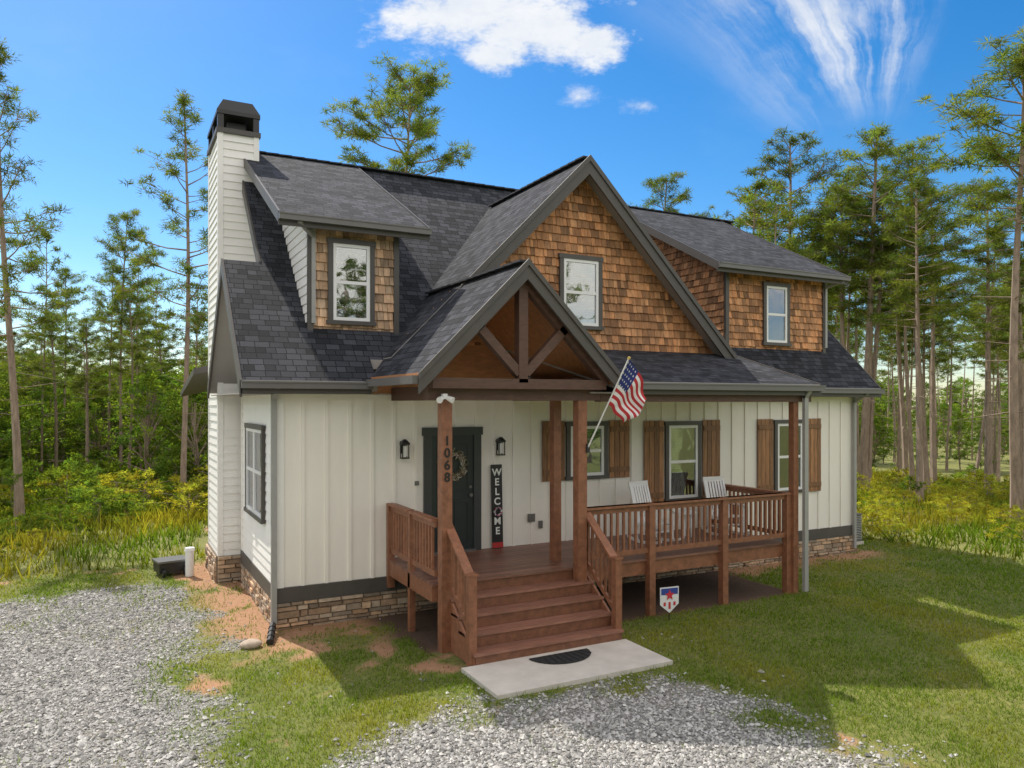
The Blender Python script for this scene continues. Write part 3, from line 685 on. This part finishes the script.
k=(fwd>6.8)&(np.abs(lat)<fwd*.7+1)&(RNG.random(n)<np.clip(gravel(x,y)**1.8+.004,0,1)*np.clip((9/np.maximum(fwd,1))**1.5,0,1))&~inhouse(x,y); x=x[k];y=y[k];n=len(x)
octa=np.array([(1,0,0),(-1,0,0),(0,1,0),(0,-1,0),(0,0,1),(0,0,-1)],float); of=np.array([(0,2,4),(2,1,4),(1,3,4),(3,0,4),(2,0,5),(1,2,5),(3,1,5),(0,3,5)])
s_=RNG.gamma(4,.0034,n)+.005; Vs=octa[None]*(s_[:,None,None])*RNG.uniform(.6,1.3,(n,6,1)); Vs+=RNG.normal(0,.15,(n,6,3))*s_[:,None,None]; Vs[:,:,2]*=.7
th=RNG.uniform(0,6.28,n); c_,s2=np.cos(th)[:,None],np.sin(th)[:,None]; Vx=Vs[:,:,0]*c_-Vs[:,:,1]*s2; Vy=Vs[:,:,0]*s2+Vs[:,:,1]*c_
Vs=np.stack([Vx+x[:,None],Vy+y[:,None],Vs[:,:,2]+(hgt(x,y)+s_*.3)[:,None]],2)
F3=(of[None]+np.arange(n)[:,None,None]*6).reshape(-1,3); cg=RNG.uniform(.4,1.45,(n,1,1))*np.array([1,.99,.97])*np.ones((n,6,1))
o=bpy.data.objects.new('gravel',fast_mesh('gravel',Vs.reshape(-1,3),F3,[M['gravelstone']],C=cg.reshape(-1,3))); COL.objects.link(o)

# ================================================================ trees
def tubes(segs,sides=6):
    Vv=[];Ff=[]; b=0
    for pts,rad in segs:
        pts=np.array(pts);k=len(pts)
        for i in range(k):
            d_=pts[min(i+1,k-1)]-pts[max(i-1,0)]; d_=d_/(np.linalg.norm(d_)+1e-9)
            a_=np.array([1,0,0]) if abs(d_[0])<.8 else np.array([0,1,0]); r_=np.cross(d_,a_); r_/=np.linalg.norm(r_); u_=np.cross(r_,d_)
            for j in range(sides):
                t_=2*np.pi*j/sides; Vv.append(pts[i]+(r_*np.cos(t_)+u_*np.sin(t_))*rad[i])
        for i in range(k-1):
            for j in range(sides):
                a_=b+i*sides+j;c_=b+i*sides+(j+1)%sides;e_=a_+sides;f_=c_+sides; Ff+=[(a_,c_,f_),(a_,f_,e_)]
        b+=k*sides
    return np.array(Vv),np.array(Ff)
def tufts(cent,rad,n_each,ln,wd,rng,upb=.35,shade=None):
    k=len(cent); c=np.repeat(cent,n_each,0); n=len(c)
    d_=rng.normal(0,1,(n,3)); d_[:,2]+=upb; d_/=np.linalg.norm(d_,axis=1)[:,None]
    st=c+d_*np.array([1,1,.65])*rng.uniform(0,1,(n,1))*np.repeat(rad,n_each)[:,None]
    l=rng.uniform(.6,1.2,(n,1))*ln; d2=d_+rng.normal(0,.35,(n,3)); d2/=np.linalg.norm(d2,axis=1)[:,None]
    sd=np.cross(d2,rng.normal(0,1,(n,3))); sd/=np.linalg.norm(sd,axis=1)[:,None]+1e-9; sd*=wd*rng.uniform(.6,1.3,(n,1))
    Vv=np.empty((n,3,3)); Vv[:,0]=st-sd;Vv[:,1]=st+sd;Vv[:,2]=st+d2*l
    sh_=np.repeat(shade if shade is not None else rng.uniform(.6,1.35,k),n_each)*rng.uniform(.75,1.25,n)
    yel=np.repeat(rng.uniform(0,1,k),n_each)
    C=np.stack([sh_*(.85+.45*yel),sh_*(1+.1*yel),sh_*(.9-.2*yel)],1); C=np.repeat(C[:,None],3,1)
    return Vv.reshape(-1,3),np.arange(3*n).reshape(-1,3),C.reshape(-1,3)
def pine(name,seed,h,start,spread,nb=30,nclump=9,tn=44,shape=.5,nl=.17,nw=.013,tr_r=.0075):
    rng=np.random.default_rng(seed); segs=[]; cl=[];cr=[]
    bx,by=rng.normal(0,.3,2)
    def tr(t): return np.array([bx*np.sin(t*2.2)*t+.1*np.sin(5*t+seed),by*np.sin(t*2.5)*t,h*t])
    tt=np.linspace(0,1,12); R=h*tr_r
    segs.append(([tr(t) for t in tt],[R*(1-t*.85)+.01 for t in tt]))
    segs[0][1][0]*=1.3
    for i in range(nb):
        f=(i+rng.random())/nb; t=start+(1-start)*f
        if t>.985: t=.985
        prof=spread*(np.sin(np.pi*min(1,(f*(1-shape*.45)+.12+shape*.25)))**.6)*(.75+.25*f if shape>.4 else 1-.35*f)
        Lb=prof*rng.uniform(.35,1.2); az=i*2.4+rng.normal(0,.7); el=np.radians(rng.uniform(-12,20)+48*f**1.5)
        dr_=np.array([np.cos(az)*np.cos(el),np.sin(az)*np.cos(el),np.sin(el)]); p0=tr(t)
        bend=rng.uniform(.1,.4)
        P_=lambda s:p0+dr_*Lb*s+np.array([0,0,bend*Lb*s*s-.1*Lb*s])
        r0=.012+.010*Lb; segs.append(([P_(0),P_(.35),P_(.7),P_(1)],[r0,r0*.7,r0*.45,r0*.2]))
        nc=max(3,int(nclump*Lb/spread*1.2))
        for q in range(nc):
            s=rng.uniform(.4,1.0)**.8 if q else 1.0
            bp=P_(s); off=rng.normal(0,1,3)*np.array([.26,.26,.10])*min(Lb,1.7)*.6*s
            c=bp+off; cl.append(c); cr.append(rng.uniform(.12,.29))
            segs.append(([P_(s*.82),c],[.011,.004]))
    for i in range(12):
        t=rng.uniform(.22,start+.05); az=rng.uniform(0,6.28); Lb=rng.uniform(.3,1.3); p0=tr(t); e_=p0+np.array([np.cos(az),np.sin(az),-.1+rng.uniform(-.2,.35)])*Lb
        segs.append(([p0,e_],[.016,.004]))
    cl.append(tr(1)); cr.append(.3)
    Vb,Fb=tubes(segs,4); cl=np.array(cl)
    Vn,Fn,Cn=tufts(cl,np.array(cr),tn,nl,nw,rng,.35)
    V_=np.concatenate([Vb,Vn]);F_=np.concatenate([Fb,Fn+len(Vb)]);C_=np.concatenate([np.ones((len(Vb),3)),Cn]); mi=np.concatenate([np.zeros(len(Fb)),np.ones(len(Fn))])
    return fast_mesh(name,V_,F_,[M['bark'],M['needle']],mi,C_)
def broad(name,seed,h,spread,ncl=110,tn=46,low=.2,leaf=.12,lm='leaf'):
    rng=np.random.default_rng(seed); segs=[];cl=[];cr=[]
    tp=np.array([rng.normal(0,.3)*h/8,rng.normal(0,.3)*h/8,h*.8]); segs.append(([np.zeros(3),tp*.5+rng.normal(0,.02*h,3),tp],[h*.011,h*.007,.02]))
    lob=rng.uniform(0,6.28,3)
    for i in range(ncl):
        f=rng.uniform(low,1); az=rng.uniform(0,6.28); rr=spread*np.sin(np.pi*min(1,(f-low)/(1-low)*.8+.2))**.6*rng.uniform(.25,1.05)*(1+.28*np.sin(az*2+lob[0]+f*7))
        c=np.array([np.cos(az)*rr,np.sin(az)*rr,h*f]); cl.append(c); cr.append(rng.uniform(.2,.6)*spread/2.6)
        if i%3==0: b0_=tp*min(1,f*.8); segs.append(([b0_,(b0_+c)/2+np.array([0,0,.1]),c],[.03*h/8,.02*h/8,.008]))
    Vb,Fb=tubes(segs,4); Vn,Fn,Cn=tufts(np.array(cl),np.array(cr),tn,leaf*1.4,leaf*.38,rng,.2)
    V_=np.concatenate([Vb,Vn]);F_=np.concatenate([Fb,Fn+len(Vb)]);C_=np.concatenate([np.ones((len(Vb),3)),Cn]); mi=np.concatenate([np.zeros(len(Fb)),np.ones(len(Fn))])
    return fast_mesh(name,V_,F_,[M['bark'],M[lm]],mi,C_)
# left: tall, thin, sparse all the way down; centre: dense round top; right: slender
PA=pine('pine_a',1,15,.38,1.9,46,9,44,.35); PB=pine('pine_b',2,15,.42,1.9,46,9,44,.4)
PC=pine('pine_c',3,15,.68,2.7,44,18,56,.9); PD=pine('pine_d',4,15,.55,1.8,42,11,46,.5); PE=pine('pine_e',5,15,.62,2.0,38,13,46,.7)
PF=[pine('pine_f',6,15,.58,1.8,28,6,24,.5,.26,.024,.0055),pine('pine_g',7,15,.66,2.0,24,8,24,.8,.26,.024,.0055)]
P=[PA,PB,PC,PD,PE]
Bt=[broad('broad_a',11,8,2.2),broad('broad_b',12,8,1.8,90),broad('broad_c',13,8,2.6,130)]
Bu=[broad('bush_a',21,1.6,1.0,30,46,.08,.07),broad('bush_b',22,1.4,1.2,36,46,.06,.07)]
Bw=[broad('bush_c',23,1.3,1.2,34,46,.05,.06,'weed')]
def place(me,nm,x,y,h,base,rot=None,parent=None,wid=1.0):
    o=bpy.data.objects.new(nm,me); COL.objects.link(o); s=h/base; o.location=(x,y,float(hgt(np.array([x*1.]),np.array([y*1.]))[0])-.1); o.scale=(s*wid,s*wid,s)
    o.rotation_euler=(random.gauss(0,.02),random.gauss(0,.02),random.uniform(0,6.28) if rot is None else rot)
    if parent: o.parent=parent
    return o
def polar(fw,la): return CAM[0]+la*.885+fw*.465, CAM[1]-la*.465+fw*.885
for (x,y,h,k,wd) in [(-5.08,15.4,15.4,0,1.15),(-.17,16.2,15.1,1,1.2),(-6.6,20.5,11.5,3,1),(-2.2,22,12.0,4,1),(-9.5,22,13,0,1),(10.3,23.1,20.0,2,1.15),(26.5,22.5,17.6,4,1.25),(26.9,14.4,17.0,4,1.3),(27.2,9.7,16.2,3,1.5),(29.7,8.4,15.8,4,1.4),(22.7,.8,15.0,4,1.7),(34.3,8.3,15,3,1.3),
                   (31,14,16,4,1.2),(24.9,5.4,12.5,3,1.3),(36,12,16,3,1.2),(28,3.4,13.5,4,1.4),(33,2,15,0,1.3),(26.3,1.8,13.5,0,1.2),(14.8,27,17.0,4,.9)]:
    place(P[k],'pine_tree',x,y,h,15,wid=wd)
forest=empty('distant_forest')
rr=np.random.default_rng(99)
def scatter(n,f0,f1,u0,u1,fn,pw=1.0):
    for i in range(n):
        fw=f0+(f1-f0)*rr.random()**pw; u_=rr.uniform(u0,u1); x,y=polar(fw,u_*fw)
        if -5<x<20.5 and y<20: continue
        fn(x,y,fw,u_)
def tallp(a,b,w0=1.1,w1=1.6):
    def f(x,y,fw,u_): place((PF+[PD,PE])[rr.integers(0,4)] if fw<45 else PF[rr.integers(0,2)],'pine',x,y,rr.uniform(a,b),15,parent=forest,wid=rr.uniform(w0,w1))
    return f
def brd(a,b):
    def f(x,y,fw,u_): place(Bt[rr.integers(0,3)],'broadleaf_tree',x,y,rr.uniform(a,b),8,parent=forest,wid=rr.uniform(1.0,1.5))
    return f
# left
scatter(70,30,75,-.80,-.30,tallp(7.5,10.5)); scatter(14,34,60,-.8,-.3,tallp(11,13.5,.9,1.1)); scatter(46,29,48,-.80,-.30,brd(4.0,6.8)); scatter(80,45,95,-.80,-.30,brd(6.0,8.5))
# right: tall pines over an open grassy floor
scatter(34,31,52,.33,.80,tallp(12,15)); scatter(62,50,100,.27,.80,tallp(12,16.5)); scatter(26,46,75,.3,.80,brd(2.5,5)); scatter(46,75,110,.3,.8,brd(4,7.5))
# behind the house
scatter(40,55,90,-.32,.28,tallp(8,11)); scatter(30,70,100,-.32,.28,brd(6,8))
scatter(90,105,125,-.8,.8,brd(8,10.5))
for i in range(64): # forest on the road side
    a=rr.uniform(2.7,5.7); d_=rr.uniform(26,46); place(PF[rr.integers(0,2)],'pine',-2+d_*math.cos(a),-12+d_*math.sin(a),rr.uniform(12,17),15,parent=forest,wid=1.5)
    place(Bt[rr.integers(0,3)],'broadleaf_tree',-2+d_*1.1*math.cos(a+.05),-12+d_*1.1*math.sin(a+.05),rr.uniform(6,10),8,parent=forest,wid=1.4)
und=empty('undergrowth')
for i in range(420):
    fw=rr.uniform(17.5,44); la=rr.uniform(-.78,.78)*fw; x,y=polar(fw,la); right=la>0
    if weed(np.array([x]),np.array([y]))[0]<.6 or (-3<x<15.5 and y<12) or abs(la/fw+.0)<.33 : continue
    if right:
        place(Bw[0] if rr.random()<.8 else Bu[0],'bush',x,y,rr.uniform(.4,1.0) if fw<30 else rr.uniform(.6,1.4),1.4,parent=und,wid=rr.uniform(1,1.6))
    else:
        place(Bw[0] if rr.random()<.25 else Bu[rr.integers(0,2)],'bush',x,y,rr.uniform(.4,1.0) if fw<24 else rr.uniform(.9,2.2),1.5,parent=und,wid=rr.uniform(1,1.5))
# ================================================================ sky, sun, camera
a_,b_=.22,.77
sdir=Vector((-a_,b_,1)).normalized(); el=math.asin(sdir.z); az=math.atan2(sdir.x,sdir.y)
sun=bpy.data.lights.new('sun','SUN'); sun.energy=5.0; sun.angle=math.radians(.5); sun.color=(1,.93,.82)
so=bpy.data.objects.new('sun',sun); COL.objects.link(so); so.rotation_euler=(-sdir).to_track_quat('-Z','Y').to_euler(); so.location=(0,0,30)
wd=bpy.data.worlds.new('World'); scene.world=wd; wd.use_nodes=True; nt=wd.node_tree; nt.nodes.clear()
out=N(nt,'ShaderNodeOutputWorld'); bg=N(nt,'ShaderNodeBackground'); bg.inputs[1].default_value=.15; nt.links.new(bg.outputs[0],out.inputs[0])
sk=N(nt,'ShaderNodeTexSky'); sk.sky_type='NISHITA'; sk.sun_disc=False; sk.sun_elevation=el; sk.sun_rotation=az; sk.altitude=200; sk.air_density=1.0; sk.dust_density=.5; sk.ozone_density=2.8
hs=N(nt,'ShaderNodeHueSaturation'); hs.inputs['Saturation'].default_value=1.42; hs.inputs['Value'].default_value=1.08; nt.links.new(sk.outputs[0],hs.inputs['Color'])
tc=N(nt,'ShaderNodeTexCoord')
def dot(v):
    n=N(nt,'ShaderNodeVectorMath',operation='DOT_PRODUCT'); nt.links.new(tc.outputs['Generated'],n.inputs[0]); n.inputs[1].default_value=v; return n.outputs['Value']
FD=dot((.465,.885,0))
cf=mth(nt,'MAXIMUM',FD,.02); S=mth(nt,'DIVIDE',dot((.885,-.465,0)),cf); Tt=mth(nt,'DIVIDE',dot((0,0,1)),cf)
def noise(u,v,su,sv,det=8,ro=.6,seed=0):
    cb=N(nt,'ShaderNodeCombineXYZ'); nt.links.new(mth(nt,'MULTIPLY',u,su),cb.inputs[0]); nt.links.new(mth(nt,'MULTIPLY',v,sv),cb.inputs[1]); cb.inputs[2].default_value=seed
    n=N(nt,'ShaderNodeTexNoise'); n.inputs['Scale'].default_value=1; n.inputs['Detail'].default_value=det; n.inputs['Roughness'].default_value=ro; nt.links.new(cb.outputs[0],n.inputs[0]); return n.outputs[0]
def mrange(v,a,b):
    r_=N(nt,'ShaderNodeMapRange'); r_.interpolation_type='SMOOTHSTEP'; r_.inputs[1].default_value=a; r_.inputs[2].default_value=b; nt.links.new(v,r_.inputs[0]); return r_.outputs[0]
nA=noise(S,Tt,8,13,10,.68,1.3)
def blob(cs,ct,rs,rt):
    u=mth(nt,'DIVIDE',mth(nt,'SUBTRACT',S,cs),rs); v=mth(nt,'DIVIDE',mth(nt,'SUBTRACT',Tt,ct),rt)
    return mth(nt,'SUBTRACT',1,mth(nt,'SQRT',mth(nt,'ADD',mth(nt,'MULTIPLY',u,u),mth(nt,'MULTIPLY',v,v))))
cum=None
for bb in ((-.06,.525,.14,.07),(.03,.49,.13,.06),(-.02,.455,.06,.03),(.11,.475,.05,.04)):
    q=mrange(mth(nt,'ADD',blob(*bb),mth(nt,'MULTIPLY_ADD',nA,3.0,-1.55)),-.05,.6); cum=q if cum is None else mth(nt,'MAXIMUM',cum,q)
for bb in ((.085,.403,.045,.025),(.17,.39,.04,.02)):
    q=mrange(mth(nt,'ADD',blob(*bb),mth(nt,'MULTIPLY_ADD',nA,3.2,-1.7)),.1,1.2); cum=mth(nt,'MAXIMUM',cum,q)
wn=noise(S,Tt,5,5,6,.6,7.7)
u=mth(nt,'ADD',mth(nt,'SUBTRACT',S,.47),mth(nt,'MULTIPLY_ADD',wn,.10,-.05)); v=mth(nt,'SUBTRACT',Tt,.26); th=mth(nt,'ARCTAN2',v,u); rad=mth(nt,'SQRT',mth(nt,'ADD',mth(nt,'MULTIPLY',u,u),mth(nt,'MULTIPLY',v,v)))
nw=noise(th,rad,3.6,1.6,9,.6,4.0); nw2=noise(S,Tt,9,14,6,.6,2.2)
wm=mth(nt,'MULTIPLY',mrange(mth(nt,'ADD',nw,mth(nt,'MULTIPLY_ADD',nw2,.3,-.15)),.40,.66),mth(nt,'MULTIPLY',mth(nt,'MULTIPLY',mrange(th,1.1,1.55),mrange(th,2.6,1.8)),mth(nt,'MULTIPLY',mrange(rad,.10,.20),mrange(rad,.6,.28))))
thin=mth(nt,'MULTIPLY',mrange(noise(S,Tt,1.6,3,5,.6,9.),.5,.9),.18)
# unseen bright cumulus added overhead, aside and behind camera to brighten the shaded front
n3=N(nt,'ShaderNodeTexNoise'); n3.inputs['Scale'].default_value=2.6; n3.inputs['Detail'].default_value=7; n3.inputs['Roughness'].default_value=.55; nt.links.new(tc.outputs['Generated'],n3.inputs[0])
rest=mth(nt,'MULTIPLY',mrange(n3.outputs[0],.40,.54),mrange(FD,.68,.45))
rest=mth(nt,'MULTIPLY',rest,mrange(dot((0,0,1)),.03,.15))
fr_=mth(nt,'MAXIMUM',mth(nt,'MULTIPLY',cum,.93),mth(nt,'MULTIPLY',wm,.85))
fac=mth(nt,'MULTIPLY',mth(nt,'MINIMUM',mth(nt,'ADD',fr_,thin),1),mrange(FD,.05,.2))
cc=mix(nt,'MIX',mrange(nA,.3,.75),(5.4,5.7,6.1),(6.8,6.8,6.8))
sky1=mix(nt,'MIX',fac,hs.outputs[0],cc)
sky2=mix(nt,'MIX',rest,sky1,(10.6,9.9,9.0))
nt.links.new(sky2,bg.inputs[0])
cam=bpy.data.cameras.new('camera'); cam.sensor_width=36; cam.lens=26.72; cam.shift_y=19/1024; cam.clip_end=3000; cam.clip_start=.1
co=bpy.data.objects.new('camera',cam); COL.objects.link(co); co.location=tuple(CAM); co.rotation_euler=(math.pi/2,0,-math.atan2(.465,.885)); scene.camera=co
scene.view_settings.view_transform='Standard'; scene.view_settings.look='None'; scene.view_settings.exposure=0
